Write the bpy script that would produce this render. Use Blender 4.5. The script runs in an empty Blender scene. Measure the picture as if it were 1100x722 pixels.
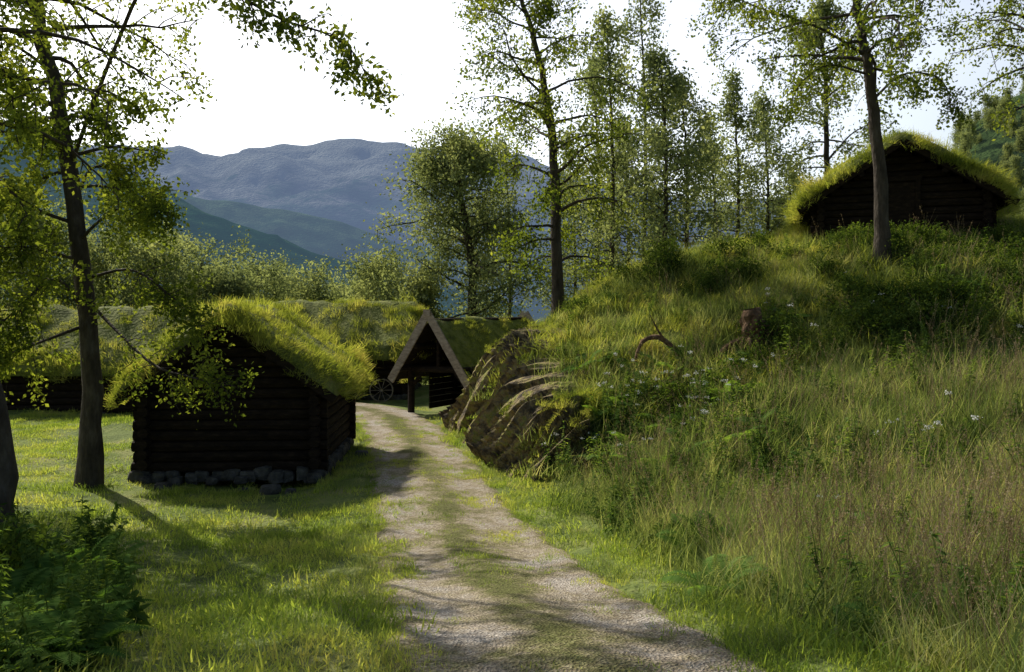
import bpy, math, random
import numpy as np
from mathutils import Vector, Matrix, noise as mnoise
R=np.random.default_rng(7)
scene=bpy.context.scene
F=855.0
def W(u,v,d): return np.array([(u-550)/F*d, d, -(v-330)/F*d])
# ------------------------------------------------------------ materials
def newmat(name):
    m=bpy.data.materials.new(name); m.use_nodes=True
    nt=m.node_tree; nt.nodes.clear(); return m,nt
def N(nt,t,**k):
    n=nt.nodes.new(t)
    for a,b in k.items():
        if a in n.inputs.keys(): n.inputs[a].default_value=b
        else: setattr(n,a,b)
    return n
def ramp(nt,fac,stops):
    r=nt.nodes.new('ShaderNodeValToRGB'); e=r.color_ramp.elements
    while len(e)<len(stops): e.new(0.5)
    for el,(p,c) in zip(e,stops): el.position=p; el.color=(*c,1)
    nt.links.new(fac,r.inputs['Fac']); return r.outputs['Color']
def leafmat(name,cols,tcol,tr=0.45,scale=1.2):
    m,nt=newmat(name); L=nt.links
    g=N(nt,'ShaderNodeNewGeometry'); 
    no=N(nt,'ShaderNodeTexNoise',Scale=scale,Detail=1.0); L.new(g.outputs['Position'],no.inputs['Vector'])
    a=N(nt,'ShaderNodeMath',operation='MULTIPLY_ADD'); L.new(g.outputs['Random Per Island'],a.inputs[0]); a.inputs[1].default_value=0.5
    b=N(nt,'ShaderNodeMath',operation='MULTIPLY_ADD'); L.new(no.outputs['Fac'],b.inputs[0]); b.inputs[1].default_value=1.7; b.inputs[2].default_value=-0.6
    L.new(b.outputs[0],a.inputs[2])
    n=len(cols); c=ramp(nt,a.outputs[0],[(i/(n-1),x) for i,x in enumerate(cols)])
    d=N(nt,'ShaderNodeBsdfDiffuse'); L.new(c,d.inputs['Color'])
    t=N(nt,'ShaderNodeBsdfTranslucent')
    mx=N(nt,'ShaderNodeMixRGB',blend_type='MULTIPLY'); mx.inputs[0].default_value=1.0; L.new(c,mx.inputs[1]); mx.inputs[2].default_value=(*tcol,1)
    L.new(mx.outputs[0],t.inputs['Color'])
    s=N(nt,'ShaderNodeMixShader'); s.inputs[0].default_value=tr; L.new(d.outputs[0],s.inputs[1]); L.new(t.outputs[0],s.inputs[2])
    o=N(nt,'ShaderNodeOutputMaterial'); L.new(s.outputs[0],o.inputs['Surface']); return m
def solid(name,stops,scale=4,rough=0.9,bump=0.5,bscale=20,stretch=(1,1,1),detail=6,bdist=0.03,spec=0.12):
    m,nt=newmat(name); L=nt.links
    tc=N(nt,'ShaderNodeTexCoord'); mp=N(nt,'ShaderNodeMapping'); mp.inputs['Scale'].default_value=stretch
    L.new(tc.outputs['Object'],mp.inputs[0])
    no=N(nt,'ShaderNodeTexNoise',Scale=scale,Detail=detail,Roughness=0.65); L.new(mp.outputs[0],no.inputs['Vector'])
    c=ramp(nt,no.outputs['Fac'],stops)
    p=N(nt,'ShaderNodeBsdfPrincipled',Roughness=rough); p.inputs['Specular IOR Level'].default_value=spec
    L.new(c,p.inputs['Base Color'])
    bn=N(nt,'ShaderNodeTexNoise',Scale=bscale,Detail=6.0); h=bn.outputs['Fac']
    L.new(mp.outputs[0],bn.inputs['Vector'])
    b=N(nt,'ShaderNodeBump',Strength=bump,Distance=bdist); L.new(h,b.inputs['Height']); L.new(b.outputs[0],p.inputs['Normal'])
    o=N(nt,'ShaderNodeOutputMaterial'); L.new(p.outputs[0],o.inputs['Surface']); return m
M={}
M['lawn']=leafmat('lawn_blades',[(.1,.165,.035),(.24,.33,.07),(.4,.46,.12),(.5,.48,.18)],(1.6,1.5,.65),.52,scale=.8)
M['tall']=leafmat('tall_grass_blades',[(.07,.115,.035),(.18,.235,.075),(.31,.345,.14),(.46,.42,.22)],(1.5,1.45,.75),.5)
M['turf']=leafmat('turf_blades',[(.1,.14,.03),(.25,.29,.06),(.41,.42,.12),(.52,.45,.19)],(1.55,1.5,.6),.52)
M['seed']=leafmat('seed_heads',[(.2,.16,.09),(.32,.25,.15),(.42,.34,.22)],(1.2,1.1,.8),.4)
M['fern']=leafmat('fern_leaf',[(.06,.13,.03),(.13,.23,.05),(.22,.33,.09)],(1.6,1.5,.5),.5)
M['weed']=leafmat('weed_leaf',[(.04,.085,.022),(.11,.175,.045),(.22,.29,.09)],(1.6,1.5,.5),.48)
M['white']=leafmat('white_petals',[(.6,.6,.52),(.75,.75,.7)],(1,1,1),.3)
M['birch']=leafmat('birch_leaf',[(.04,.065,.02),(.12,.165,.04),(.24,.28,.08)],(2.,1.8,.5),.54,scale=.8)
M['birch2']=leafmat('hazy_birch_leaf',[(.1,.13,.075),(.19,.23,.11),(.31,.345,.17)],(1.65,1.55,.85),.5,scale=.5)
M['shrub']=leafmat('shrub_leaf',[(.022,.045,.012),(.065,.105,.025),(.15,.2,.05)],(1.6,1.5,.5),.45)
M['bark']=solid('bark',[(.3,(.03,.024,.018)),(.55,(.07,.056,.042)),(.75,(.13,.11,.085))],scale=6,bump=1,bscale=14,stretch=(1,1,.35),bdist=.06)
M['birchbark']=solid('birch_bark',[(.4,(.025,.021,.018)),(.55,(.07,.06,.05)),(.7,(.2,.18,.16))],scale=5,bump=.8,bscale=14,stretch=(1,1,1.6),bdist=.03)
M['tar']=solid('tarred_logs',[(.3,(.008,.006,.005)),(.55,(.022,.015,.01)),(.8,(.05,.034,.022))],scale=5,bump=.8,bscale=25,stretch=(1,1,3),bdist=.02)
M['grey']=solid('weathered_wood',[(.3,(.16,.12,.09)),(.55,(.32,.26,.2)),(.8,(.48,.41,.33))],scale=5,bump=.8,bscale=22,stretch=(1,1,2.5),bdist=.02)
M['soil']=solid('turf_soil',[(.3,(.05,.06,.015)),(.5,(.15,.17,.04)),(.75,(.24,.23,.08))],scale=3,bump=1,bscale=9,bdist=.1)
M['stone']=solid('stone',[(.3,(.03,.028,.025)),(.55,(.085,.08,.07)),(.8,(.17,.16,.14))],scale=5,bump=1,bscale=12,bdist=.05)
M['end']=solid('cut_wood',[(.3,(.06,.035,.02)),(.55,(.15,.09,.05)),(.75,(.3,.2,.12))],scale=7,bump=1,bscale=14,bdist=.06)
# ------------------------------------------------------------ mesh builder
class MB:
    def __init__(s): s.v=[];s.q=[];s.m=[];s.n=0
    def add(s,v,q,mat=0):
        v=np.asarray(v,float).reshape(-1,3); q=np.asarray(q,int).reshape(-1,4)
        s.v.append(v); s.q.append(q+s.n); s.m.append(np.full(len(q),mat)); s.n+=len(v)
    def build(s,name,mats,smooth=(),parent=None,link=True):
        v=np.concatenate(s.v);q=np.concatenate(s.q);m=np.concatenate(s.m)
        me=bpy.data.meshes.new(name)
        me.vertices.add(len(v)); me.vertices.foreach_set('co',v.ravel().astype(np.float32))
        me.loops.add(len(q)*4); me.loops.foreach_set('vertex_index',q.ravel().astype(np.int32))
        me.polygons.add(len(q)); me.polygons.foreach_set('loop_start',np.arange(len(q),dtype=np.int32)*4)
        me.update(calc_edges=True)
        me.polygons.foreach_set('material_index',m.astype(np.int32))
        me.polygons.foreach_set('use_smooth',np.isin(m,list(smooth)))
        for x in mats: me.materials.append(x)
        me.update()
        o=bpy.data.objects.new(name,me)
        if link: scene.collection.objects.link(o)
        if parent: o.parent=parent
        return o
def tube(mb,p,r,n=6,mat=0,cap=False,wob=0,rng=R):
    p=np.asarray(p,float); r=np.broadcast_to(np.asarray(r,float),(len(p),))
    t=np.gradient(p,axis=0); t/=np.linalg.norm(t,axis=1)[:,None]+1e-9
    mt=t.mean(0); ref=np.array([1.,0,0]) if abs(mt[0])<.8*np.linalg.norm(mt) else np.array([0,1.,0])
    a=np.cross(t,ref); a/=np.linalg.norm(a,axis=1)[:,None]+1e-9; b=np.cross(t,a)
    th=np.arange(n)*2*math.pi/n
    rr=r[:,None]*(1+wob*rng.normal(size=(len(p),n)))
    v=p[:,None]+rr[...,None]*(np.cos(th)[None,:,None]*a[:,None]+np.sin(th)[None,:,None]*b[:,None])
    K=len(p); i=np.arange(K-1)[:,None]*n; j=np.arange(n)[None]; j2=(j+1)%n
    q=np.stack([i+j,i+j2,i+n+j2,i+n+j],-1).reshape(-1,4)
    if cap and n==8:
        for o in (0,(K-1)*n): q=np.concatenate([q,np.array([[0,1,2,3],[0,3,4,7],[4,5,6,7]])+o])
    mb.add(v.reshape(-1,3),q,mat)
def beam(mb,p0,p1,w,h,mat=0,up=(0,0,1)):
    p0=np.array(p0,float);p1=np.array(p1,float);d=p1-p0;d/=np.linalg.norm(d)
    s=np.cross(d,up);s/=np.linalg.norm(s);u=np.cross(s,d)
    v=[c+s*a*w/2+u*b*h/2 for c in(p0,p1) for a,b in((-1,-1),(1,-1),(1,1),(-1,1))]
    mb.add(v,[[0,1,2,3],[7,6,5,4],[0,4,5,1],[1,5,6,2],[2,6,7,3],[3,7,4,0]],mat)
def blob(mb,c,rad,mat=0,n=4,rough=.15,rng=R,box=.5):
    vs=[];qs=[];k=0
    g=np.linspace(-1,1,n+1)
    ph=rng.uniform(0,6,9)
    for ax in range(3):
        for sg in(-1,1):
            A,B=np.meshgrid(g,g,indexing='ij'); P=np.zeros((n+1,n+1,3)); P[...,ax]=sg;P[...,(ax+1)%3]=A;P[...,(ax+2)%3]=B
            P=P.reshape(-1,3); S=P/np.linalg.norm(P,axis=1)[:,None]; P=S*(1-box)+P*box*.8
            d=1+rough*(np.sin(3*P[:,0]+ph[0])+np.sin(4*P[:,1]+ph[1])+np.sin(3.5*P[:,2]+ph[2]+2*P[:,0]))
            P=P*d[:,None]*np.array(rad); vs.append(P+np.array(c))
            i,j=np.meshgrid(range(n),range(n),indexing='ij'); o=k*(n+1)**2
            q=np.stack([i*(n+1)+j,(i+1)*(n+1)+j,(i+1)*(n+1)+j+1,i*(n+1)+j+1],-1).reshape(-1,4)+o
            qs.append(q);k+=1
    mb.add(np.concatenate(vs),np.concatenate(qs),mat)
def rdir(n,rng=R):
    v=rng.normal(size=(n,3)); return v/np.linalg.norm(v,axis=1)[:,None]
def leaves(mb,pos,size,mat,rng=R,aspect=.6,droop=.3):
    n=len(pos)
    if n==0:return
    d=rdir(n,rng); d[:,2]-=droop; d/=np.linalg.norm(d,axis=1)[:,None]
    s=np.cross(d,rdir(n,rng)); s/=np.linalg.norm(s,axis=1)[:,None]+1e-9
    nn=np.cross(d,s); L=size*rng.uniform(.6,1.3,n)[:,None]
    a=pos;b=pos+d*L*.45+s*L*aspect/2+nn*L*.08;c=pos+d*L;e=pos+d*L*.45-s*L*aspect/2+nn*L*.08
    v=np.stack([a,b,c,e],1).reshape(-1,3); mb.add(v,np.arange(4*n).reshape(-1,4),mat)
def blades(mb,base,h,w,mat,rng=R,lean=.35,bend=.5):
    n=len(base); az=rng.uniform(0,2*math.pi,n); ld=np.stack([np.cos(az),np.sin(az),0*az],1)
    h=h[:,None]; l1=rng.uniform(0,lean,n)[:,None]; b1=rng.uniform(.1,bend,n)[:,None]
    side=np.stack([-np.sin(az+rng.normal(0,.6,n)),np.cos(az),0*az],1)
    vs=[]
    for t,wf in((0,1),(.45,.8),(1,.08)):
        c=base+np.array([0,0,1])*h*(t-.35*b1*t*t)+ld*h*(l1*t+b1*t*t)
        vs+= [c-side*w*wf/2,c+side*w*wf/2]
    v=np.stack(vs,1).reshape(-1,3)
    o=np.arange(n)[:,None]*6
    q=np.concatenate([o+np.array([[0,1,3,2]]),o+np.array([[2,3,5,4]])])
    mb.add(v,q,mat)
def catmull(P,n):
    P=np.asarray(P,float); K=len(P)-1
    Q=np.vstack([2*P[0]-P[1],P,2*P[-1]-P[-2]]); out=[]
    for t in np.linspace(0,K-1e-6,n):
        i=int(t);f=t-i;a,b,c,d=Q[i:i+4]
        out.append(.5*((2*b)+(c-a)*f+(2*a-5*b+4*c-d)*f*f+(3*b-a-3*c+d)*f**3))
    return np.array(out)
# ------------------------------------------------------------ terrain
CP=np.array([(0.3,4.6,-2.05),(-.6,10,-3.05),(-1.4,14.2,-3.15),(-2.3,19,-3.3),(-3.3,25,-3.35),(0,0,-1.75),(-3,0,-1.75),(3,0,-1.5),
(-4,5.5,-2.35),(-6,9,-2.9),(-8,14.5,-3.12),(-12,10,-2.75),(-12,18,-3.15),(-18,18,-3.0),(-7,20,-3.27),(-10,27,-3.38),(-18,27,-3.3),(-4,32,-3.45),(-12,36,-3.7),(-15,3,-1.9),(-7,2,-1.8),
(1.5,8.5,-2.8),(.3,12,-3.08),(-.7,17,-3.15),(-1.6,22.5,-3.25),(0.1,14.2,-3.1),(1.5,12.5,-2.95),
(-.7,19.3,-1.9),(.6,19.6,-.9),(2.1,20,-.05),(4.4,20,.6),(7.1,21,1.35),(10.3,22,1.85),(14.2,22,2.2),(-1.0,21.8,-2.5),
(1.5,16,-1.8),(2.6,14.6,-2.2),(.55,16.8,-1.9),(.8,15.2,-2.3),(3.9,16,-1.3),(5.1,17.5,-.1),(8.4,18,.85),(10.9,17,.5),(5.9,14.5,-.95),(8.4,13,-1.1),(4.2,12,-2.1),(5.8,9,-2.15),(2.5,10.5,-2.75),(2.7,6.5,-2.5),(3.2,4.5,-2.2),(6,3,-1.7),(12,5,-1.2),(14,12,-.2),(20,15,1.3),(20,25,3.),
(2,26,.0),(-1.5,25,-3.2),(-.6,27.5,-3.),(.3,30,-2.5),(4,28,.6),(10,30,1.8),(3,35,-1.2),(10,40,-.2),(0,42,-3.8),(0,60,-6),(20,60,-3),(-30,60,-6),(-30,30,-3),
(-80,0,-2),(-80,80,-9),(0,80,-9),(80,80,0),(80,0,3),(0,-40,0),(-60,-40,0),(60,-40,3)])
def tps_fit(P,lam=.02):
    n=len(P); d=np.linalg.norm(P[:,None,:2]-P[None,:,:2],axis=2); K=np.where(d>0,d*d*np.log(d+1e-12),0)+lam*np.eye(n)
    Q=np.c_[np.ones(n),P[:,:2]]; A=np.block([[K,Q],[Q.T,np.zeros((3,3))]])
    return np.linalg.solve(A,np.r_[P[:,2],0,0,0])
TW=tps_fit(CP)
rw=np.random.default_rng(11); waves=[(rw.uniform(0,2*math.pi),rw.uniform(.6,1.6),rw.uniform(0,6)) for _ in range(14)]
def fn(x,y,freq,ofs=0):
    s=0
    for a,f,p in waves: s=s+np.sin((x*math.cos(a)+y*math.sin(a))*f*freq+p+ofs*1.7)
    return s/5.0
PC=catmull([(2,-4),(1.4,0),(.8,2.8),(.38,4.6),(-.08,7),(-.6,9.9),(-1.4,14.2),(-2.3,18.6),(-3.25,22.5),(-4.35,25.6),(-6.6,27.9),(-10,28.6)],120)
def pdist(x,y):
    x=np.asarray(x);y=np.asarray(y); d=np.full(x.shape,1e9)
    for a in PC: d=np.minimum(d,(x-a[0])**2+(y-a[1])**2)
    return np.sqrt(d)
def H(x,y,bumps=True):
    x=np.asarray(x,float);y=np.asarray(y,float); sh=x.shape; X=x.ravel();Y=y.ravel(); z=np.empty(X.shape)
    for i in range(0,len(X),20000):
        xs=X[i:i+20000];ys=Y[i:i+20000]
        d=np.sqrt((xs[:,None]-CP[:,0])**2+(ys[:,None]-CP[:,1])**2)
        z[i:i+20000]=(np.where(d>0,d*d*np.log(d+1e-12),0))@TW[:-3]+TW[-3]+TW[-2]*xs+TW[-1]*ys
    r=np.hypot(X,Y-20); f=np.clip((r-60)/60,0,1); f=f*f*(3-2*f)
    far=-10-np.clip((r-80)/400,0,1)*70
    z=z*(1-f)+far*f
    pd=pdist(X,Y); zp=np.interp(Y,[-10,0,4.6,7,10,14.2,19,25,30],[-1.6,-1.75,-2.05,-2.5,-3.0,-3.17,-3.3,-3.37,-3.4])
    k2=np.clip((pd-1.15)/1.3,0,1); k2=k2*k2*(3-2*k2); z=zp+(z-zp)*k2
    k=np.clip((pd-.7)/1.5,0,1)*(1-f)
    z=z+k*(fn(X,Y,1.1)*.07+fn(X,Y,3.2,1)*.02)
    km=np.clip((X-.5)/1.5,0,1)*np.clip((Y-14)/3,0,1)*(1-f)
    z=z+km*(fn(X,Y,1.4,4)*.16+fn(X,Y,3.0,6)*.07)
    return z.reshape(sh)
def axis(c0,c1,step,far,g=1.18):
    a=list(np.arange(c0,c1+1e-6,step)); s=step; lo=a[0];hi=a[-1]
    while hi<far: s*=g; hi+=s; a.append(hi)
    s=step
    while lo>-far: s*=g; lo-=s; a.insert(0,lo)
    return np.array(a)
def grid(xa,ya,zf):
    X,Y=np.meshgrid(xa,ya,indexing='ij'); Z=zf(X,Y); v=np.stack([X,Y,Z],-1).reshape(-1,3)
    n=len(ya); i,j=np.meshgrid(np.arange(len(xa)-1),np.arange(n-1),indexing='ij')
    return v,np.stack([i*n+j,(i+1)*n+j,(i+1)*n+j+1,i*n+j+1],-1).reshape(-1,4)
def hground(X,Y):
    return H(X,Y)-.035*(pdist(X,Y)<1.25)
mb=MB(); v,q=grid(axis(-14,16,.2,9000),axis(-2,32,.2,9000),hground); mb.add(v,q)
M['ground']=solid('meadow_ground',[(.3,(.06,.085,.022)),(.48,(.16,.2,.05)),(.6,(.24,.25,.08)),(.75,(.27,.23,.12))],scale=.9,bump=1,bscale=12,bdist=.08,detail=10)
mb.build('ground',[M['ground']],smooth=(0,))
# path
mb=MB(); cl=catmull(PC,400); tg=np.gradient(cl,axis=0); tg/=np.linalg.norm(tg,axis=1)[:,None]; nm=np.stack([tg[:,1],-tg[:,0]],1)
ss=np.linspace(-1,1,15); arc=np.arange(400)*.09
wl=1.1+.06*fn(arc,arc*0,2.)+.05*fn(arc,arc*0,9); wr=1.12+.06*fn(arc,arc*0+5,1.8)+.05*fn(arc,arc*0+3,8)
P=[]
for s in ss:
    w=wl if s<0 else wr; P.append(cl+nm*(s*w)[:,None])
P=np.array(P); 
rut=(-.03*np.exp(-((np.abs(ss)-.55)/.2)**2)+.015*np.exp(-(ss/.2)**2))[:,None]
Z=H(P[...,0],P[...,1])+rut+.015+.006*fn(P[...,0],P[...,1],6)-.05*(np.abs(ss)>.99)[:,None]
v=np.concatenate([P,Z[...,None]],-1).reshape(-1,3); i,j=np.meshgrid(np.arange(14),np.arange(399),indexing='ij')
mb.add(v,np.stack([i*400+j,i*400+j+1,(i+1)*400+j+1,(i+1)*400+j],-1).reshape(-1,4))
m,nt=newmat('gravel'); L=nt.links
tc=N(nt,'ShaderNodeTexCoord')
n1=N(nt,'ShaderNodeTexNoise',Scale=1.1,Detail=10.0,Roughness=.75); L.new(tc.outputs['Object'],n1.inputs[0])
n2=N(nt,'ShaderNodeTexVoronoi',Scale=48.0); L.new(tc.outputs['Object'],n2.inputs[0])
n3=N(nt,'ShaderNodeTexNoise',Scale=60.0,Detail=5.0); L.new(tc.outputs['Object'],n3.inputs[0])
cat=N(nt,'ShaderNodeAttribute'); cat.attribute_name='across'
c1=ramp(nt,n2.outputs['Color'],[(0,(.24,.2,.16)),(.5,(.45,.39,.315)),(1,(.66,.6,.5))])
sb=N(nt,'ShaderNodeMath',operation='MULTIPLY_ADD'); L.new(cat.outputs['Fac'],sb.inputs[0]); sb.inputs[1].default_value=.17; L.new(n1.outputs['Fac'],sb.inputs[2])
c2=ramp(nt,sb.outputs[0],[(.42,(1,1,1)),(.52,(.85,.8,.66)),(.6,(.52,.53,.3)),(.68,(.33,.38,.15))])
mx=N(nt,'ShaderNodeMixRGB',blend_type='MULTIPLY'); mx.inputs[0].default_value=1; L.new(c1,mx.inputs[1]);L.new(c2,mx.inputs[2])
p=N(nt,'ShaderNodeBsdfPrincipled',Roughness=.9); p.inputs['Specular IOR Level'].default_value=.1; L.new(mx.outputs[0],p.inputs['Base Color'])
ad=N(nt,'ShaderNodeMath',operation='ADD'); L.new(n2.outputs['Distance'],ad.inputs[0]);L.new(n3.outputs['Fac'],ad.inputs[1])
b=N(nt,'ShaderNodeBump',Strength=.9,Distance=.025); L.new(ad.outputs[0],b.inputs['Height']);L.new(b.outputs[0],p.inputs['Normal'])
o=N(nt,'ShaderNodeOutputMaterial'); L.new(p.outputs[0],o.inputs[0])
po=mb.build('gravel_path',[m],smooth=(0,))
a=po.data.attributes.new('across','FLOAT','POINT'); av=np.repeat(np.exp(-(ss/.25)**2)+.7*np.clip((np.abs(ss)-.75)/.25,0,1),400); a.data.foreach_set('value',av.astype(np.float32))
# ------------------------------------------------------------ instancing
def source(name,mb,mats,smooth=()):
    return mb.build(name,mats,smooth,link=False)
def scatter(name,pts,rot,scl,srcs,rng=R,parent=None):
    col=bpy.data.collections.new(name+'_clumps')
    for s in srcs: col.objects.link(s)
    me=bpy.data.meshes.new(name); n=len(pts); me.vertices.add(n); me.vertices.foreach_set('co',np.asarray(pts,np.float32).ravel())
    a=me.attributes.new('rot','FLOAT_VECTOR','POINT'); a.data.foreach_set('vector',np.asarray(rot,np.float32).ravel())
    a=me.attributes.new('scl','FLOAT','POINT'); a.data.foreach_set('value',np.asarray(scl,np.float32))
    a=me.attributes.new('idx','INT','POINT'); a.data.foreach_set('value',rng.integers(0,len(srcs),n).astype(np.int32))
    me.update(); ob=bpy.data.objects.new(name,me); scene.collection.objects.link(ob)
    ng=bpy.data.node_groups.new(name,'GeometryNodeTree')
    ng.interface.new_socket('Geometry',in_out='INPUT',socket_type='NodeSocketGeometry')
    ng.interface.new_socket('Geometry',in_out='OUTPUT',socket_type='NodeSocketGeometry')
    gi=ng.nodes.new('NodeGroupInput');go=ng.nodes.new('NodeGroupOutput')
    ip=ng.nodes.new('GeometryNodeInstanceOnPoints'); ci=ng.nodes.new('GeometryNodeCollectionInfo')
    ci.inputs['Collection'].default_value=col; ci.inputs['Separate Children'].default_value=True; ci.inputs['Reset Children'].default_value=True
    def na(nm,t):
        x=ng.nodes.new('GeometryNodeInputNamedAttribute'); x.data_type=t; x.inputs['Name'].default_value=nm
        return [s for s in x.outputs if s.enabled and s.name=='Attribute'][0]
    ng.links.new(gi.outputs[0],ip.inputs['Points']); ng.links.new(ci.outputs[0],ip.inputs['Instance'])
    ip.inputs['Pick Instance'].default_value=True
    ng.links.new(na('idx','INT'),ip.inputs['Instance Index']); ng.links.new(na('rot','FLOAT_VECTOR'),ip.inputs['Rotation']); ng.links.new(na('scl','FLOAT'),ip.inputs['Scale'])
    ng.links.new(ip.outputs[0],go.inputs[0])
    md=ob.modifiers.new('scatter','NODES'); md.node_group=ng
    if parent: ob.parent=parent
    return ob
def patch(name,nb,rad,h0,h1,w,mat,lean,bend,seed,extra=None,mats=None):
    rng=np.random.default_rng(seed); mb=MB()
    a=rng.uniform(0,6.28,nb); r=rad*np.sqrt(rng.uniform(0,1,nb)); base=np.stack([r*np.cos(a),r*np.sin(a),-.03+0*a],1)
    hh=rng.uniform(h0,h1,nb)*rng.uniform(.6,1,nb)
    blades(mb,base,hh,w,0,rng,lean,bend)
    if extra: extra(mb,rng)
    return source(name,mb,mats or [mat])
def seeds(nst,rad,h0,h1):
    def f(mb,rng):
        for _ in range(nst):
            a=rng.uniform(0,6.28);r=rng.uniform(0,rad);h=rng.uniform(h0,h1);ln=rng.normal(0,.12,2)
            b=np.array([r*math.cos(a),r*math.sin(a),0]); t=np.linspace(0,1,4)[:,None]
            p=b+t*np.array([0,0,h])+t*t*np.array([ln[0],ln[1],0])*h*1.5
            tube(mb,p,.0018,3,1)
            k=14; tt=rng.uniform(.78,1.02,k); pp=b+tt[:,None]*np.array([0,0,h])+(tt**2)[:,None]*np.array([ln[0],ln[1],0])*h*1.5
            pp+=rng.normal(0,.008,(k,3))*(1.3-tt)[:,None]*3
            leaves(mb,pp,.018,1,rng,.5,-.4)
    return f
lawn=[patch('lawn_tuft',150,.34,.04,.13,.01,M['lawn'],.5,.8,20+i) for i in range(4)]
tall=[patch('tall_grass_clump',95,.34,.3,.8,.009,M['tall'],.3,.6,30+i,seeds([5,2,9,3,1][i],.3,.6,1.0),[M['tall'],M['seed']]) for i in range(5)]
mid=[patch('meadow_clump',110,.36,.12,.42,.01,M['tall'],.45,.75,40+i) for i in range(4)]
turf=[patch('turf_clump',125,.3,.08,.3,.01,M['turf'],.5,.9,50+i) for i in range(4)]
def fern(seed):
    rng=np.random.default_rng(seed); mb=MB(); nf=rng.integers(7,11)
    for k in range(nf):
        az=k*6.28/nf+rng.normal(0,.2); Lf=rng.uniform(.5,.85); d=np.array([math.cos(az),math.sin(az),0]); sd=np.array([-d[1],d[0],0])
        t=np.linspace(0,1,26)[:,None]; p=d*t*Lf*.75+np.array([0,0,1])*Lf*(1.1*t-.75*t*t)
        tube(mb,p[::3],np.linspace(.005,.002,len(p[::3])),3,0)
        for i in range(3,26):
            tt=i/25; ln=Lf*.24*math.sin(math.pi*min(1,tt*.9+.08))**.8; wd=Lf*.026
            tgv=p[i]-p[i-1]; tgv/=np.linalg.norm(tgv)
            for s in(-1,1):
                e=sd*s*ln+tgv*ln*.35+np.array([0,0,-.25*ln]); a=p[i]
                mb.add([a,a+e*.4+tgv*wd*.7,a+e,a+e*.4-tgv*wd*.7],[[0,1,2,3]],0)
    return source('fern_plant',mb,[M['fern']])
def weed(seed,hh=.7,fl=False):
    rng=np.random.default_rng(seed); mb=MB()
    for k in range(5):
        b=np.array([*rng.normal(0,.14,2),0]); h=hh*rng.uniform(.5,1.15); ln=rng.normal(0,.2,2)
        f=lambda t:b+np.array([ln[0]*h*t*t,ln[1]*h*t*t,h*t])
        tube(mb,[f(t) for t in(0,.4,.7,1)],[.006,.005,.004,.003],4,0)
        n=26; ts=rng.uniform(.15,1,n); pos=np.array([f(t) for t in ts]); 
        az=rng.uniform(0,6.28,n); d=np.stack([np.cos(az),np.sin(az),rng.uniform(-.2,.5,n)],1); sd=np.stack([-np.sin(az),np.cos(az),0*az],1)
        Lw=(rng.uniform(.07,.14,n)*(1.2-.6*ts))[:,None]
        v=np.stack([pos,pos+d*Lw*.45+sd*Lw*.25,pos+d*Lw-np.array([0,0,.3])*Lw,pos+d*Lw*.45-sd*Lw*.25],1).reshape(-1,3)
        mb.add(v,np.arange(4*n).reshape(-1,4),0)
        if fl and k<2:
            top=f(1.3); tube(mb,[f(1),f(1.15),top],[.003,.003,.002],3,0)
            pp=top+np.c_[rng.normal(0,.025,(18,2)),rng.normal(0,.01,18)]; leaves(mb,pp,.02,1,rng,1.,0)
    return source('weed_plant',mb,[M['weed'],M['white']])
def shrubsrc(seed,rad=.5,n=900,ls=.075,mat='shrub'):
    rng=np.random.default_rng(seed); mb=MB()
    for k in range(16):
        d=rdir(1,rng)[0]; d[2]=abs(d[2])+.25; e=d*rad*rng.uniform(.7,1.25); tube(mb,[[0,0,-.1],e*.5+rng.normal(0,.05,3),e],[.015,.01,.004],4,1)
        pp=e+rng.normal(0,rad*.22,(n//16,3)); leaves(mb,pp,ls,0,rng)
    return source('shrub_plant',mb,[M[mat],M['bark']])
ferns=[fern(60+i) for i in range(3)]; weeds=[weed(70+i) for i in range(3)]; flows=[weed(80+i,.8,True) for i in range(3)]
shr=[shrubsrc(90+i) for i in range(3)]
def rectmask(x,y,loc,yaw,x0,x1,y0,y1):
    c,s=math.cos(yaw),math.sin(yaw); dx=x-loc[0];dy=y-loc[1]; lx=dx*c+dy*s; ly=-dx*s+dy*c
    return (lx>x0)&(lx<x1)&(ly>y0)&(ly<y1)
B_small=((-5.38,15.3),math.radians(3)); B_hut=((-2.3,25.0),math.radians(-33)); B_hill=((10.65,21.8),math.radians(-20))
B_left=((-8.6,26.9),math.radians(90)); B_back=((-4.2,33.0),math.radians(92))
def blocked(x,y):
    return rectmask(x,y,*B_small,-1.8,1.8,-.1,4.2)|rectmask(x,y,*B_hut,-1.7,1.7,-1.2,5)|rectmask(x,y,*B_hill,-2.4,2.4,-.1,5)|rectmask(x,y,*B_left,-2.5,2.5,0,12)|rectmask(x,y,*B_back,-3,3,0,9)
cx,cy=PC[:,0],PC[:,1]
def pathx(y): return np.interp(y,cy[:105],cx[:105])
def sample(n,x0,x1,y0,y1,f,rng=R):
    x=rng.uniform(x0,x1,n);y=rng.uniform(y0,y1,n); k=(np.abs(x)<.7*y+1.2)&(~blocked(x,y))&(rng.uniform(0,1,n)<f(x,y)); x=x[k];y=y[k]
    return np.stack([x,y,H(x,y)],1)
def rots(n,tilt=.12,rng=R): return np.c_[rng.normal(0,tilt,(n,2)),rng.uniform(0,6.28,n)]
def doscatter(name,p,s0,s1,src,tilt=.12):
    n=len(p); print(name,n); return scatter(name,p,rots(n,tilt),R.uniform(s0,s1,n),src)
pd=pdist
lf=lambda x,y: np.where((x<pathx(y)) | (pd(x,y)<2.3), np.clip((pd(x,y)-1.)/.25,0,1)*np.where(y<11,1,.6)*(.45+.55*(fn(x,y,1.2,6)>-.2)),0)
p=sample(9500,-16,3.5,2.5,27,lf); 
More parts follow.
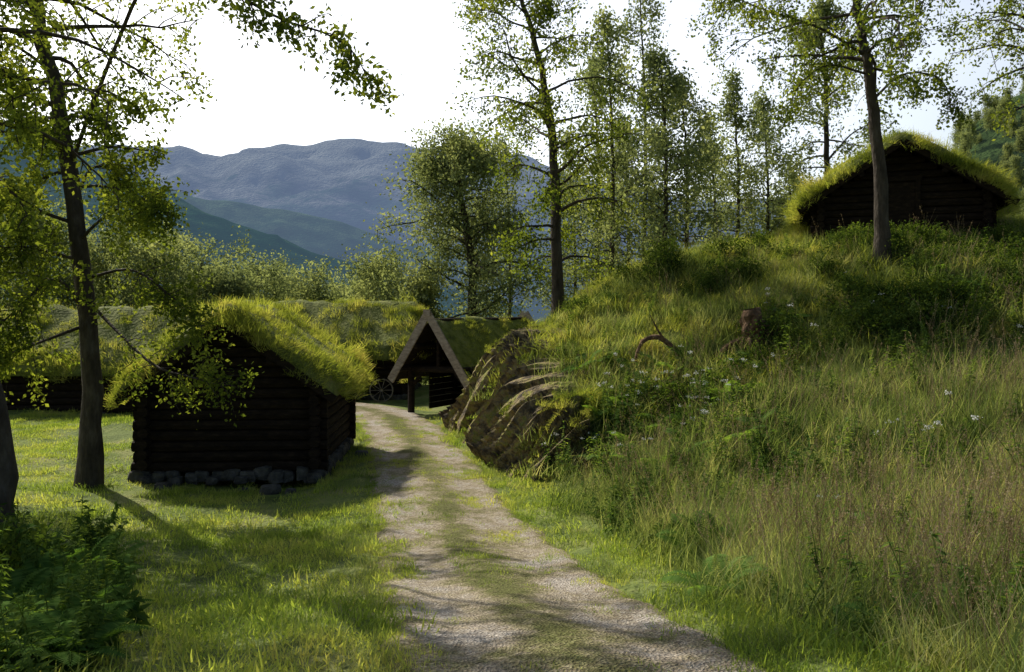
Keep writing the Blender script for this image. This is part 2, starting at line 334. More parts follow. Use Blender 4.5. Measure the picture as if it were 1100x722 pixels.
strip=sample(10000,-5,2,2.5,24,lambda x,y: (pd(x,y)<1.1)*(.02+.85*np.exp(-(pd(x,y)/.25)**2)*(fn(x,y,.9,2)>-.45)+.35*(fn(x,y,2.1,4)>.55)+.4*(pd(x,y)>.85)))
doscatter('lawn_grass',p,.6,1.4,lawn)
doscatter('path_grass',strip,.25,.65,lawn)
edge=sample(1800,-8,3,3,26,lambda x,y:(np.abs(pd(x,y)-1.4)<.3)*.6); doscatter('verge_grass',edge,.25,.7,mid,.2)
right=lambda x,y:(x>pathx(y))&(pd(x,y)>1.9)
rocky=lambda x,y:np.exp(-((np.hypot((x+.2),(y-16.6)*.5))/1.5)**2)
patchy=lambda x,y:(.35+.65*(fn(x,y,1.1,12)>-.2))
doscatter('tall_grass',np.r_[sample(3000,0,14,3.6,17,lambda x,y:right(x,y)*(1-rocky(x,y))*np.clip((pd(x,y)-1.9)/1.2,.15,1)*(.35+.65*(y<13))*patchy(x,y)),sample(1100,1.2,8,3.2,9.5,lambda x,y:(pd(x,y)>2.1)*.8),sample(500,1,15,17,24,lambda x,y:.3*patchy(x,y))],.5,1.2,tall,.2)
doscatter('meadow_grass',sample(3800,-1,18,3.6,24,lambda x,y:right(x,y)*(1-rocky(x,y))*.8),.6,1.5,mid,.2)
doscatter('mound_turf',sample(2600,-1.6,16,14.5,26,lambda x,y:right(x,y)*(1-.95*rocky(x,y))),.6,1.5,turf,.3)
doscatter('fern_patch',np.r_[sample(300,-7,-2.6,4.2,9,lambda x,y:.5*(x<-.5*y)),sample(600,1.5,12,5,17,lambda x,y:right(x,y)*.4*(fn(x,y,.6,3)>0)),sample(34,2.0,4.2,12.3,14.4,lambda x,y:x>0),sample(34,3.0,5,5.2,7.6,lambda x,y:x>0)],.45,1.0,ferns,.25)
doscatter('nettle_patch',np.r_[sample(1600,.8,15,5,20,lambda x,y:right(x,y)*(.15+.6*(fn(x,y,.9,7)>.1))),sample(330,-8,-2.5,4.2,9.5,lambda x,y:.6*(x<-.48*y))],.4,1.1,weeds,.2)
doscatter('flowering_weeds',np.r_[sample(110,.8,10,7,17,lambda x,y:right(x,y)*.2),sample(26,1.4,3.8,12.6,15.5,lambda x,y:x>0)],.6,1.2,flows,.2)
doscatter('mound_shrubs',np.r_[sample(480,2.2,14,14.5,20.5,lambda x,y:(fn(x,y,.55,9)>-.1)*.5),sample(60,1.5,9,19,22,lambda x,y:.5+0*x),sample(40,-10,-4.5,5,8,lambda x,y:(x<-.58*y)*.7)],.35,1.0,shr)
# ------------------------------------------------------------ rock outcrop
mb=MB(); base=catmull([(-1.75,23.0),(-1.4,21.2),(-.9,19),(-.45,17),(-.05,15.2),(.5,14.3),(1.3,13.9),(1.9,14.0)],220)
tb=np.gradient(base,axis=0);tb/=np.linalg.norm(tb,axis=1)[:,None]; inn=np.stack([-tb[:,1],tb[:,0]],1)
T=np.linspace(-.12,1,80); arcs=np.r_[0,np.cumsum(np.linalg.norm(np.diff(base,axis=0),axis=1))]
wid=2.4+.5*fn(arcs,0*arcs,1.0)
PX=base[:,None,0]+inn[:,None,0]*(T[None]*wid[:,None]); PY=base[:,None,1]+inn[:,None,1]*(T[None]*wid[:,None])
ZZ=H(PX,PY); S=arcs[:,None]+0*T[None]; TT=T[None]+0*S
ph=(S*.9-TT*1.5+.4*fn(S,TT*2,1.2)+.2*fn(S,TT*3,2.6,2))*1.4
saw=(ph%1.0)*(.75+.45*fn(S,TT*2,1.5,9)); ph2=(S*1.1-TT*1.8+.35*fn(S,TT*2,2.4,3))*4.0; saw2=(ph2%1.0)*(.6+.5*fn(S,TT*3,2,8))
env=np.clip((TT+.12)/.15,0,1)*np.clip((1-TT)/.35,0,1)*np.clip(arcs/.8,0,1)[:,None]*np.clip((arcs[-1]-arcs)/.8,0,1)[:,None]
off=(.16+.36*saw+.2*saw2+.2*fn(PX,PY,2.1,5)+.08*fn(PX,PY,5.5,5))*env-.06
nx=-inn[:,None,0];ny=-inn[:,None,1]
V=np.stack([PX+nx*off*.9,PY+ny*off*.9,ZZ+off*.55],-1).reshape(-1,3)
i,j=np.meshgrid(np.arange(219),np.arange(79),indexing='ij'); mb.add(V,np.stack([i*80+j,i*80+j+1,(i+1)*80+j+1,(i+1)*80+j],-1).reshape(-1,4))
M['rock']=solid('mossy_rock',[(.3,(.03,.025,.02)),(.44,(.12,.095,.06)),(.53,(.3,.23,.11)),(.6,(.27,.27,.06)),(.72,(.24,.215,.17))],scale=3.2,bump=1,bscale=9,bdist=.16,detail=9)
mb.build('rock_outcrop',[M['rock']])
k=R.integers(0,len(V),1300); kk=R.uniform(0,1,1300)<np.clip(TT.reshape(-1)[k]*1.5-.4,0.03,1)*(fn(PX,PY,2.4,3).reshape(-1)[k]>-.3); doscatter('moss_tufts',V[k][kk]+np.array([0,0,-.02]),.2,.75,turf,.5)
# ------------------------------------------------------------ buildings
def cabin(name,B,z0,w,Lg,hw,rise,ovx,ovy,logd,style='log',thick=.28,wood='tar',found=True,door=False,turfd=16,tsc=(.55,1.25)):
    (X,Y),yaw=B; rng=np.random.default_rng(len(name)*7)
    par=bpy.data.objects.new(name,None); scene.collection.objects.link(par); par.location=(X,Y,z0); par.rotation_euler=(0,0,yaw)
    mb=MB(); f0=.14 if found else 0; slope=rise/(w/2); op=style!='log'
    def log(a,b,r):
        a=np.array(a,float);b=np.array(b,float);n=5;t=np.linspace(0,1,n)[:,None];p=a+(b-a)*t; p[:,2]+=rng.normal(0,.006,n)
        tube(mb,p,r*rng.uniform(.97,1.05,n),8,0,True)
    n=int((hw-f0)/logd)
    if not op:
        for i in range(n+1):
            z=f0+(i+.5)*logd
            for s in(-1,1): log((s*w/2,-.22-rng.uniform(0,.06),z),(s*w/2,Lg+.22,z),logd*.53)
        z=f0+.02
        while z<hw+rise-.1:
            half=w/2+.22 if z<hw else (hw+rise-z)/slope-.02
            for yy in(0,Lg):
                log((-half-rng.uniform(0,.05)*(z<hw),yy,z),(half,yy,z),logd*.53)
            z+=logd
    else:
        for s in(-1,1):
            for yy in(0,Lg/2,Lg): log((s*w/2,yy,0),(s*w/2,yy,hw),.11)
            log((s*w/2,-.55,hw),(s*w/2,Lg+.2,hw),.11)
            for k in range(int(hw/.2)): beam(mb,(s*(w/2-.02),.9,.12+k*.2),(s*(w/2-.02),Lg,.12+k*.2),.04,.19,0)
        for k in range(3): beam(mb,(w/2-.02,.1,.12+k*.2),(w/2-.02,.9,.12+k*.2),.04,.19,0)
        log((-w/2-.25,0,hw-.02),(w/2+.25,0,hw-.02),.1); log((0,0,hw),(0,0,hw+rise-.1),.07)
        beam(mb,(-w/2,.02,hw*.55),(-w/2+.55,.02,hw-.03),.08,.1,0); beam(mb,(w/2,.02,hw*.55),(w/2-.55,.02,hw-.03),.08,.1,0)
        for k in range(int((hw+rise)/.2)):
            z=.1+k*.2; half=w/2 if z<hw else max(.05,(hw+rise-z)/slope); beam(mb,(-half,Lg,z),(half,Lg,z),.05,.19,0)
        log((w*.28,1.2,0),(w*.28,1.2,hw),.12); beam(mb,(-w*.35,1.6,.55),(w*.35,1.6,.55),.5,.06,0)
    if door:
        beam(mb,(-.5,-.13,f0+.85),(.35,-.13,f0+.85),.05,1.5,0); 
        for xx in(-.55,.4): beam(mb,(xx,-.15,f0),(xx,-.15,f0+1.7),.09,.12,1,up=(1,0,0))
        beam(mb,(-.65,-.16,f0+1.7),(.5,-.16,f0+1.7),.1,.12,1)
    ze=hw+rise-slope*(w/2+ovx)
    bw=.26 if op else .16; lift=.12 if op else .02
    for yy in(-ovy-(.05 if op else 0),Lg+ovy):
        for s in(-1,1):
            beam(mb,(s*.02,yy-.004*(s>0),hw+rise+lift),(s*(w/2+ovx+.1*op),yy-.004*(s>0),ze+lift-.1*op),.05,bw,1)
    if op: beam(mb,(-.13,-ovy-.09,hw+rise+.16),(.13,-ovy-.09,hw+rise+.16),.04,.2,1)
    for xx in(-w/4,0,w/4):
        zz=hw+rise-slope*abs(xx)-.1; log((xx,-ovy+.03,zz),(xx,Lg+ovy-.03,zz),.08)
    if found:
        nb=int((w+.5)/.26)
        for k in range(nb):
            blob(mb,(-w/2-.18+k*.26+rng.normal(0,.04),-.04+rng.normal(0,.03),.0+rng.uniform(-.05,.04)),(rng.uniform(.12,.2),.17,rng.uniform(.1,.16)),2,3,.08,rng)
            if rng.uniform()<.5: blob(mb,(-w/2-.1+k*.26+rng.normal(0,.05)+.12,-.2,-.06),(.14,.13,.08),2,3,.08,rng)
        for k in range(int(Lg/.26)+1):
            for s in(-1,1): blob(mb,(s*w/2+s*.04,k*.26,rng.uniform(-.06,.06)),(.17,rng.uniform(.13,.2),.15),2,3,.08,rng)
    mb.build('walls',[M[wood],M['grey'] if op else M['tar'],M['stone']],smooth=(),parent=par)
    rb=MB(); ns=21; ny=int(Lg/.2)+6; sx=np.linspace(-1,1,ns); hwid=w/2+ovx; ys=np.linspace(-ovy,Lg+ovy,ny)
    SX,YS=np.meshgrid(sx,ys,indexing='ij'); xx=SX*hwid
    zb=hw+rise-slope*np.sqrt(xx**2+.02)+.05
    e=np.clip((1-np.abs(SX))/.08,0,1)**.5*.6+.4; e2=np.clip(np.minimum(YS+ovy,Lg+ovy-YS)/.25,0,1)**.5*.5+.5
    wx=SX*hwid*(1+.03*fn(YS,SX,2.)); zt=zb+thick*e*e2+(.07*fn(xx+X,YS+Y,2.3)+.04*fn(xx,YS,6))*e*e2*(1.2 if not op else .6)
    top=np.stack([wx,YS+.04*fn(xx,YS*0+X,3)*(not op),zt],-1); bot=np.stack([xx*.985,YS,zb],-1)
    vv=np.concatenate([top.reshape(-1,3),bot.reshape(-1,3)]); K=ns*ny; i,j=np.meshgrid(np.arange(ns-1),np.arange(ny-1),indexing='ij')
    qt=np.stack([i*ny+j,(i+1)*ny+j,(i+1)*ny+j+1,i*ny+j+1],-1).reshape(-1,4); qb=qt[:,::-1]
    i=np.arange(ns-1); s1=np.stack([i*ny,i*ny+K,(i+1)*ny+K,(i+1)*ny],-1); s2=np.stack([i*ny+ny-1,(i+1)*ny+ny-1,(i+1)*ny+ny-1+K,i*ny+ny-1+K],-1)
    j=np.arange(ny-1); s3=np.stack([j,j+1,j+1+K,j+K],-1); o=(ns-1)*ny; s4=np.stack([o+j,o+j+K,o+j+1+K,o+j+1],-1)
    rb.add(vv,np.concatenate([qt,s1,s2,s3,s4]),0); rb.add(bot.reshape(-1,3),qb,1)
    rb.build('turf_roof',[M['soil'],M['tar']],smooth=(0,),parent=par)
    n=int(2*hwid*(Lg+2*ovy)*turfd); a=rng.uniform(-1.0,1.0,n); b=rng.uniform(-ovy+(.35 if op else 0),Lg+ovy,n)
    ne=n//6; a[:ne]=np.sign(rng.uniform(-1,1,ne))*rng.uniform(.93,1.,ne)
    if not op: b[ne:2*ne]=np.where(rng.uniform(0,1,ne)<.6,-ovy+rng.uniform(0,.12,ne),Lg+ovy)
    ia=np.clip(((a+1)/2*(ns-1)).round().astype(int),0,ns-1); ib=np.clip(((b+ovy)/(Lg+2*ovy)*(ny-1)).round().astype(int),0,ny-1)
    pts=top[ia,ib]+np.c_[rng.normal(0,.05,(n,2)),np.full(n,-.03)]
    rot=np.c_[rng.normal(0,.2,n)+np.where(b<.1-ovy,.5,0),np.clip(np.arctan(slope)*a*2.2,-.8,.8)*.7+rng.normal(0,.2,n)+np.where(np.abs(a)>.92,np.sign(a)*.5,0),rng.normal(0,.4,n)]
    g=scatter(name+'_turf',pts,rot,rng.uniform(*tsc,n)*(.6+.6*rng.uniform(0,1,n)**2),turf,rng); g.name='roof_grass'; g.parent=par
    return par
cabin('small_log_cabin',B_small,-3.22,3.2,3.7,1.75,1.15,.42,.4,.2,thick=.4,turfd=19,tsc=(.7,1.35))
cabin('gabled_open_shed',B_hut,-3.38,2.25,4.6,1.45,1.6,.3,.5,.2,style='open',wood='tar',found=False,thick=.12,turfd=13,tsc=(.4,1.))
cabin('hilltop_log_cabin',B_hill,1.65,4.1,4.6,1.4,1.35,.6,.6,.2,thick=.42,door=True,turfd=15,tsc=(.7,1.8))
cabin('long_log_barn',B_left,-3.4,4.2,11.5,1.6,1.5,.5,.4,.22,thick=.35,turfd=9,tsc=(.7,1.6))
cabin('turf_roofed_storehouse',B_back,-3.45,4.6,7.5,1.75,1.6,.5,.4,.22,thick=.4,turfd=10,tsc=(.8,1.8))
# wheel
mb=MB(); th=np.linspace(0,2*math.pi,29); c=np.array([0,0,.45])
tube(mb,np.stack([.43*np.cos(th),0*th,.45+.43*np.sin(th)],1),.03,6,0)
for k in range(10):
    a=k*math.pi/5; tube(mb,[c,c+np.array([math.cos(a),0,math.sin(a)])*.43],.015,5,0)
tube(mb,[(0,-.1,.45),(0,0,.45),(0,.1,.45)],.06,8,0,True)
wo=mb.build('cart_wheel',[M['grey']],(0,)); wx,wy=-4.95,30.2; wo.location=(wx,wy,float(H(np.array([wx]),np.array([wy]))[0])-.02); wo.rotation_euler=(-.2,0,.25)
# ------------------------------------------------------------ trees
def grow(mb,p0,d,L,nseg,droop,jit,rng):
    p=[np.array(p0)];d=np.array(d,float);d/=np.linalg.norm(d)
    for i in range(nseg):
        d=d+rng.normal(0,jit,3)+np.array([0,0,-droop]); d/=np.linalg.norm(d); p.append(p[-1]+d*L/nseg)
    return np.array(p)
def limbwork(mb,lp,r,nsub,sublen,nleaf,ls,rng,droop,spread,start=.2,jit=.2):
    tube(mb,lp,np.linspace(r,max(r*.15,.004),len(lp)),5,0)
    K=len(lp)-1
    for s in range(nsub):
        t=start+(1-start)*(s+rng.uniform(0,1))/nsub; i=min(int(t*K),K-1); f=t*K-i; b=lp[i]*(1-f)+lp[i+1]*f
        td=lp[i+1]-lp[i]; td/=np.linalg.norm(td); d=td*.7+rdir(1,rng)[0]*.8
        sl=sublen*(1.15-.6*t)*rng.uniform(.6,1.2)
        sp=grow(mb,b,d,sl,5,droop,jit,rng); tube(mb,sp,np.linspace(max(r*.3,.006),.003,6),3,0)
        nl=int(nleaf*rng.uniform(.4,1.6))
        tt=rng.uniform(.12,1.03,nl)**.8*5; ii=np.clip(tt.astype(int),0,4); ff=(tt-ii)[:,None]
        pos=sp[ii]*(1-ff)+sp[ii+1]*ff+rng.normal(0,spread,(nl,3))*np.array([1,1,1.2])
        leaves(mb,pos,ls,1,rng)
def tree(name,pts,r0,r1,nl,ll,t0,elev,nsub,nleaf,ls,seed,lmat='birch',bmat='birchbark',droop=.12,sdroop=.2,spread=.09,shape=None,extra=(),sub=.45,ret=False):
    rng=np.random.default_rng(seed); mb=MB(); tp=catmull(pts,26); tt=np.linspace(0,1,26)
    rad=r0+(r1-r0)*tt; rad=rad*(1+.5*np.exp(-tt*22)); tp[1:-1,:2]+=rng.normal(0,r0*.12,(24,2)); tp0=tp.copy(); tp0[0,2]-=.3
    tube(mb,tp0,rad,12,0,wob=.04,rng=rng)
    sh=shape or (lambda s:math.sin(math.pi*min(1,.18+.82*s)**.9)*.9+.12)
    for i in range(nl):
        s=(i+rng.uniform(0,1))/nl; t=t0+(1-t0)*s; k=min(int(t*25),24); f=t*25-k; b=tp[k]*(1-f)+tp[k+1]*f
        az=i*2.4+rng.normal(0,.5); e=elev+rng.normal(0,.2)+.3*s
        d=(math.cos(az)*math.cos(e),math.sin(az)*math.cos(e),math.sin(e)); L=ll*sh(s)*rng.uniform(.55,1.25)
        lp=grow(mb,b,d,L,7,droop,.13,rng)
        limbwork(mb,lp,max(.01,min(rad[k]*.45,.012+.018*L)),nsub,L*sub,nleaf,ls,rng,sdroop,spread)
    for (ep,er,ns,sl,nlf,els) in extra:
        lp=catmull(ep,14); limbwork(mb,lp,er,ns,sl,nlf,els,rng,sdroop,spread*.9,start=.3)
    if ret: return mb
    return mb.build(name,[M[bmat],M[lmat]],smooth=(0,))
def gz(x,y): return float(H(np.array([x]),np.array([y]))[0])
def base(u,d): x=(u-550)/F*d; return np.array([x,d,gz(x,d)])
# left big tree
b=base(95,14.4)
tree('offframe_shade_tree',[b,W(98,400,14.4),W(84,250,14.3),W(66,130,14.3),W(40,0,14.2),W(25,-150,14.2),W(20,-300,14.4),W(15,-440,14.5)],.18,.05,46,3.3,.34,.3,9,56,.1,1,lmat='birch',bmat='bark',droop=.1,
 shape=lambda s:(.45+1.5*s if s<.5 else 1.2 if s<.85 else 1.2-(s-.85)*4),
 extra=[([W(92,320,14.4),W(120,350,13.8),W(165,392,13.),W(205,405,12.6),W(240,415,12.4)],.035,24,1.0,55,.075),
        ([W(92,335,14.4),W(60,300,13.8),W(20,330,13),W(-20,370,12.5)],.04,32,1.2,75,.08),
        ([W(90,350,14.4),W(50,365,13.8),W(10,380,13),W(-30,390,12.5)],.035,30,1.0,75,.08),
        ([W(84,260,14.3),W(110,235,14),W(150,215,13.6),W(180,225,13.2)],.035,26,.9,75,.08),
        ([W(80,240,14.3),W(40,225,14),W(10,205,13.6),W(-20,210,13.2)],.04,30,1.1,80,.08),
        ([W(88,280,14.3),W(50,270,14),W(20,265,13.6),W(-20,270,13.2)],.04,30,1.1,80,.08),
        ([W(90,300,14.4),W(140,290,14),W(180,315,13.6),W(220,350,13.2)],.035,26,.9,65,.08),
        ([W(80,215,14.3),W(100,180,14.8),W(130,190,15.2),W(160,240,15.4)],.035,26,1.,70,.085),
        ([W(75,180,14.3),W(120,60,13.5),W(180,-60,12),W(250,-10,10.5),W(300,20,10.2),W(370,45,10.),W(398,92,9.9)],.04,40,.7,50,.085)])
b=base(-2,9.2)
tree('offframe_shade_tree',[b,W(0,480,9.2),W(-22,350,9.2),W(-30,150,9.1),W(-35,0,9.),W(-50,-250,9),W(-60,-480,9)],.15,.03,26,2.1,.45,.2,8,40,.08,2,lmat='birch',bmat='bark',
 extra=[([W(-30,130,9.1),W(-10,70,9),W(10,90,8.9),W(18,150,8.8)],.03,14,.5,50,.075)])
b=np.array([-13.,13.2,gz(-13.,13.2)])
tree('offframe_shade_tree',[b,b+(.2,0,3),b+(-.1,.2,6),b+(.2,0,9),b+(0,0,12)],.2,.04,36,3.2,.35,.3,8,50,.17,15,lmat='birch',bmat='bark')  # unseen tree added left of frame to shade the near left ground
# centre birch
b=base(598,23)
tree('offframe_shade_tree',[b,W(598,230,23),W(592,140,23),W(578,60,23),W(560,-10,23),W(548,-90,23)],.17,.03,48,2.7,.1,.45,9,40,.11,3,bmat='bark',droop=.13,sdroop=.3,spread=.15)
# round grey willow
b=base(505,38)
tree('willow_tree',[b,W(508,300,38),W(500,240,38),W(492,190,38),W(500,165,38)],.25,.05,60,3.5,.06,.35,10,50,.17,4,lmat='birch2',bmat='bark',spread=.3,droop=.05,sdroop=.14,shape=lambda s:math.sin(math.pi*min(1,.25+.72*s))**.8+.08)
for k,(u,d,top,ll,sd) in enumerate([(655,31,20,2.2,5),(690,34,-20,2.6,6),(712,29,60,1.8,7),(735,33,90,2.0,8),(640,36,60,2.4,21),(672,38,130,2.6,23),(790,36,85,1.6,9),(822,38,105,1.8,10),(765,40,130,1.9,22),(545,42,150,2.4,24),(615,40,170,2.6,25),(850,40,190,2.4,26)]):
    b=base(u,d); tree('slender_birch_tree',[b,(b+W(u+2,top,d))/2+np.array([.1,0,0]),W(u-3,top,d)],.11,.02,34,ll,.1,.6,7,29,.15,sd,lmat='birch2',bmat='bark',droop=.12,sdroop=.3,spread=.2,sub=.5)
# right birch
b=base(948,18)
tree('offframe_shade_tree',[b,W(945,200,18),W(936,100,18),W(922,10,18),W(905,-90,18),W(895,-260,18)],.17,.03,36,3.4,.45,.3,8,50,.09,11,bmat='bark',droop=.14,sdroop=.35,spread=.1,
 extra=[([W(930,60,18),W(880,30,17.5),W(820,10,17),W(770,-10,16.8)],.04,20,.9,60,.085),([W(935,110,18),W(970,80,17.8),W(1010,85,17.5),W(1025,120,17.3)],.035,20,.9,55,.085),([W(932,80,18),W(890,70,17.7),W(860,90,17.5),W(845,120,17.3)],.03,16,.9,50,.085)])
b=base(1130,19)
tree('offframe_shade_tree',[b,W(1125,100,19),W(1110,0,19),W(1105,-100,19)],.13,.03,30,2.3,.25,.3,7,44,.085,12,droop=.14,sdroop=.3)
b=base(885,30)
tree('offframe_shade_tree',[b,W(888,150,30),W(885,60,30),W(880,10,30)],.13,.03,34,2.4,.12,.5,8,38,.13,14,lmat='birch2',bmat='bark',droop=.1,sdroop=.25,spread=.17)
for k,(u,d,top,ll,sd) in enumerate([(215,42,274,3.2,31),(275,46,290,3.2,32),(340,44,298,2.6,33),(405,40,284,2.8,34),(440,37,306,2.2,35),(165,38,262,3.2,36),(110,40,245,3.4,37),(40,36,235,3,38),(-20,34,220,3,39),(305,56,296,3.4,40),(372,58,304,3.4,41),(245,38,298,2.2,42)]):
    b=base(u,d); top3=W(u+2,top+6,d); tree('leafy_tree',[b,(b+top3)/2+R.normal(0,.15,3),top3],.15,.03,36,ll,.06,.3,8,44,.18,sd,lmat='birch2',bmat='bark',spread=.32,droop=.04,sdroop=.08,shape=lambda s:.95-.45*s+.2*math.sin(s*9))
def dist(seed,lm):
    rr=np.random.default_rng(seed); h=rr.uniform(6.5,9.5)
    return tree('distant_tree',[(0,0,0),(0,0,h*.35),(.3,0,h*.7),(0,0,h)],.16,.03,26,rr.uniform(2.2,3.2),.06,.4,5,22,.38,seed,lmat=lm,bmat='bark',spread=.4,droop=.03,sdroop=.05,ret=True,shape=lambda s:.95-.6*s+.15*math.sin(s*8))
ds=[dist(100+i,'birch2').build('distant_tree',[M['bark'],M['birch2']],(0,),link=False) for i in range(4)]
n=900; x=R.uniform(-140,160,n); y=R.uniform(52,190,n); k=np.abs(x)<.75*y+5; x=x[k];y=y[k]; hz=H(x,y)
doscatter('distant_forest',np.stack([x,y,hz-.2],1),.4,.8,ds,.03)
# ------------------------------------------------------------ mountains
def mountain(name,crest,d,foot,zb,mat,rough,ns=220,nt_=70,seed=0):
    cu=[c[0] for c in crest];cv=[c[1] for c in crest]; us=np.linspace(cu[0],cu[-1],ns); ts=np.linspace(0,1.35,nt_)
    Vv=np.zeros((ns,nt_,3))
    for i,u in enumerate(us):
        zc=-(np.interp(u,cu,cv)-330)/F*d
        for j,t in enumerate(ts):
            dd=foot+(d-foot)*t; x=(u-550)/F*dd
            pr=t**1.15 if t<1 else 1-(t-1)*.9
            z=zb+(zc-zb)*pr
            nz=mnoise.fractal(Vector((x/d*9+seed,dd/d*9,seed)),1.0,2.1,7)
            rz=1-abs(mnoise.noise(Vector((x/d*14+seed,dd/d*6,2.))))*2
            Vv[i,j]=(x,dd,z+(nz+.5*rz-.25)*rough*min(1,t*3)*(1 if t<.93 else .35))
    i,j=np.meshgrid(np.arange(ns-1),np.arange(nt_-1),indexing='ij'); mb=MB()
    mb.add(Vv.reshape(-1,3),np.stack([i*nt_+j,(i+1)*nt_+j,(i+1)*nt_+j+1,i*nt_+j+1],-1).reshape(-1,4)); o=mb.build(name,[mat],(0,)); return Vv
def mmat(name,low,high,z0,z1,haze_emit,sc):
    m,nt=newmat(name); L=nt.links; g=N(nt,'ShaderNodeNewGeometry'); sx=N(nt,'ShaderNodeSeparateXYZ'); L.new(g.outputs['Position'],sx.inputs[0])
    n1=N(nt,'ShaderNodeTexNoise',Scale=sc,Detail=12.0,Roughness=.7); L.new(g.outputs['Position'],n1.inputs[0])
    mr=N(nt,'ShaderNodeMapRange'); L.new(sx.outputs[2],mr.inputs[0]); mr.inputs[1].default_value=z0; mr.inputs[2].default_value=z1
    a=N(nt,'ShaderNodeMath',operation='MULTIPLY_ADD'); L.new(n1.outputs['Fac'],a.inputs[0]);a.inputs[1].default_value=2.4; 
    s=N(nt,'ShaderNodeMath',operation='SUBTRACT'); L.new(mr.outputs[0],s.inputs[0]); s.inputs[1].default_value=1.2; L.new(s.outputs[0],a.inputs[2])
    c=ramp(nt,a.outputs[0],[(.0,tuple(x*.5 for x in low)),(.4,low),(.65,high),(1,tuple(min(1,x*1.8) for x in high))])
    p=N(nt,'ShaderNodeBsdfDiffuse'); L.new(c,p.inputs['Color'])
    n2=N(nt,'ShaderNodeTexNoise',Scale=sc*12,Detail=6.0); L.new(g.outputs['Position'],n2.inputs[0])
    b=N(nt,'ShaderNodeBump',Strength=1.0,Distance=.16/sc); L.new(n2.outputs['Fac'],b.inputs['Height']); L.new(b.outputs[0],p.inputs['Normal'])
    e=N(nt,'ShaderNodeEmission'); e.inputs[0].default_value=(*haze_emit,1)  # constant bluish glow added to the surface, standing in for distance haze
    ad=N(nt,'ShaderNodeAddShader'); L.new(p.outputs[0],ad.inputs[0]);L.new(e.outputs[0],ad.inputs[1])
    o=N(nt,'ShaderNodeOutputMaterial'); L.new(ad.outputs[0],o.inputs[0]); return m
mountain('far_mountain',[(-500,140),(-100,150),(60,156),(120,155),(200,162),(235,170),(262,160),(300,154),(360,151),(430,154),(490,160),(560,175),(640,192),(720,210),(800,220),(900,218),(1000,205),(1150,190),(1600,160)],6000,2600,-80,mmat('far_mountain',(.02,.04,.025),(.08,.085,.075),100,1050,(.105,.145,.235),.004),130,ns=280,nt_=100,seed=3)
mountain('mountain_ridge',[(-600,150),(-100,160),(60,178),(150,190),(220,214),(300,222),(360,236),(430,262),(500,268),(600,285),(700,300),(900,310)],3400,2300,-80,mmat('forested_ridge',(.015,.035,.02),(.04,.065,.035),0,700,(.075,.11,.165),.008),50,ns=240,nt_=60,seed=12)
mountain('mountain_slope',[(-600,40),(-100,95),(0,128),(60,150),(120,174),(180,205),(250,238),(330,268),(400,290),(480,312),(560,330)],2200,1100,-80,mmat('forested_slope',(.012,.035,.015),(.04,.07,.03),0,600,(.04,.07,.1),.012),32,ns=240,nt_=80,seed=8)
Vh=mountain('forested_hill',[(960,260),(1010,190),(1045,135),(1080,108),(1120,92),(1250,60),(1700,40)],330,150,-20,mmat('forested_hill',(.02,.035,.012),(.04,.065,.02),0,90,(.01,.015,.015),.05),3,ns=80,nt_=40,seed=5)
vv=Vh[:,4:32].reshape(-1,3); kk=R.integers(0,len(vv),700); doscatter('hillside_forest',vv[kk]+np.c_[R.normal(0,3,(700,2)),np.full(700,-1.)],.8,1.3,ds,.03)
# ------------------------------------------------------------ stump, root, stones
mb=MB(); rg=np.random.default_rng(5); c=W(812,352,16.0); c[2]=gz(c[0],c[1])+.15
tube(mb,catmull([c+(.25,.2,-.6),c+(.1,.1,0),c+(-.05,0,.4),c+(-.12,-.02,.7)],9),np.array([.5,.42,.35,.3,.28,.26,.24,.22,.16]),12,0,False,.16,rg)
for k in range(14):
    a=k*.48; p=grow(mb,c+np.array([0,0,.1]),(math.cos(a),math.sin(a),rg.uniform(-.2,.8)),rg.uniform(.6,1.4),6,.18,.25,rg); tube(mb,p,np.linspace(.13,.015,7),6,0,wob=.15)
mb.build('tree_stump',[M['end']],())
mb=MB(); c=W(700,350,16.5); g=gz(c[0],c[1])+.1
tube(mb,catmull([(c[0]+.9,c[1]+.1,g-.1),(c[0]+.5,c[1],g+.22),(c[0]+.15,c[1],g+.48),(c[0]-.2,c[1]-.1,g+.4),(c[0]-.35,c[1]-.15,g+.05),(c[0]-.38,c[1]-.15,g-.3)],16),np.linspace(.075,.02,16),7,0,wob=.15)
tube(mb,catmull([(c[0]+.3,c[1],g+.38),(c[0]+.1,c[1]-.1,g+.65),(c[0]-.05,c[1]-.1,g+.95)],8),np.linspace(.035,.008,8),6,0,wob=.1)
mb.build('dead_branch',[M['end']],(0,))
def onl(u,d,h): x=(u-550)/F*d; return np.array([x,d,gz(x,d)+h])
mb=MB()
for u,d,r in((290,14.3,.2),(262,14.5,.12),(312,14.2,.11),(175,14.6,.16),(388,17.5,.15)):
    blob(mb,onl(u,d,r*.3),(r,r*.8,r*.6),0,4,.07)
mb.build('field_stones',[M['stone']],())
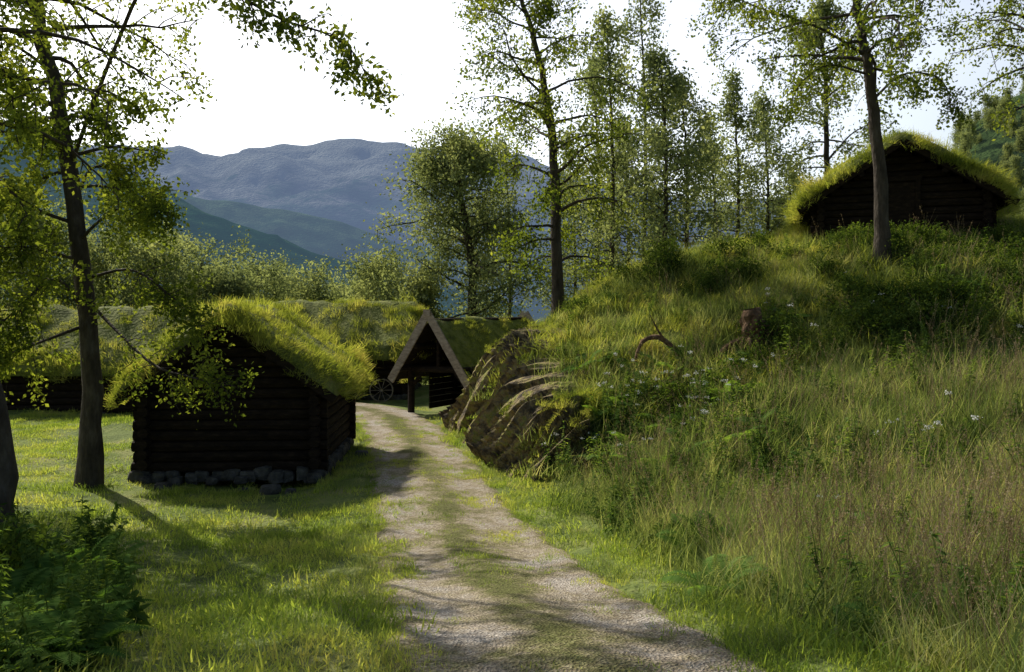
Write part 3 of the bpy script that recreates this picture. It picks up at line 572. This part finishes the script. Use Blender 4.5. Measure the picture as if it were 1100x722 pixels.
# ------------------------------------------------------------ light, sky, camera
az=math.radians(-42); el=math.radians(40)
sv=Vector((math.sin(az)*math.cos(el),math.cos(az)*math.cos(el),math.sin(el)))
sl=bpy.data.lights.new('sun','SUN'); sl.energy=5; sl.angle=math.radians(.5); sl.color=(1,.95,.86)
so=bpy.data.objects.new('sun',sl); scene.collection.objects.link(so); so.rotation_euler=(-sv).to_track_quat('-Z','Y').to_euler(); so.location=(0,0,40)
w=bpy.data.worlds.new('World'); scene.world=w; w.use_nodes=True; nt=w.node_tree; nt.nodes.clear(); L=nt.links
sk=nt.nodes.new('ShaderNodeTexSky'); sk.sky_type='NISHITA'; sk.sun_disc=False; sk.sun_elevation=el; sk.sun_rotation=az; sk.dust_density=2.0
tc=nt.nodes.new('ShaderNodeTexCoord'); dt=N(nt,'ShaderNodeVectorMath',operation='DOT_PRODUCT'); L.new(tc.outputs['Generated'],dt.inputs[0]); dt.inputs[1].default_value=sv
mxx=N(nt,'ShaderNodeMath',operation='MAXIMUM'); L.new(dt.outputs['Value'],mxx.inputs[0]); mxx.inputs[1].default_value=0
sp=N(nt,'ShaderNodeSeparateXYZ'); L.new(tc.outputs['Generated'],sp.inputs[0])
ez=N(nt,'ShaderNodeMapRange'); L.new(sp.outputs[2],ez.inputs[0]); ez.inputs[1].default_value=.28; ez.inputs[2].default_value=.55; ez.inputs[3].default_value=1; ez.inputs[4].default_value=.0
ml=N(nt,'ShaderNodeMath',operation='MULTIPLY'); L.new(mxx.outputs[0],ml.inputs[0]); L.new(ez.outputs[0],ml.inputs[1])
hz=N(nt,'ShaderNodeVectorMath',operation='SCALE'); hz.inputs[0].default_value=(16,16.1,16.2); L.new(ml.outputs[0],hz.inputs['Scale'])
ad=N(nt,'ShaderNodeVectorMath',operation='ADD'); L.new(sk.outputs[0],ad.inputs[0]); L.new(hz.outputs[0],ad.inputs[1])
bg=nt.nodes.new('ShaderNodeBackground'); bg.inputs[1].default_value=.095; ou=nt.nodes.new('ShaderNodeOutputWorld')
L.new(ad.outputs[0],bg.inputs[0]); L.new(bg.outputs[0],ou.inputs[0])
cd=bpy.data.cameras.new('camera'); cd.lens=28*855/855.6; cd.sensor_width=36; cd.shift_y=-31/1100; cd.clip_end=30000; cd.clip_start=.1
co=bpy.data.objects.new('camera',cd); scene.collection.objects.link(co); co.location=(0,0,0); co.rotation_euler=(math.pi/2,0,0); scene.camera=co
scene.view_settings.view_transform='Standard'; scene.view_settings.look='None'; scene.view_settings.exposure=0
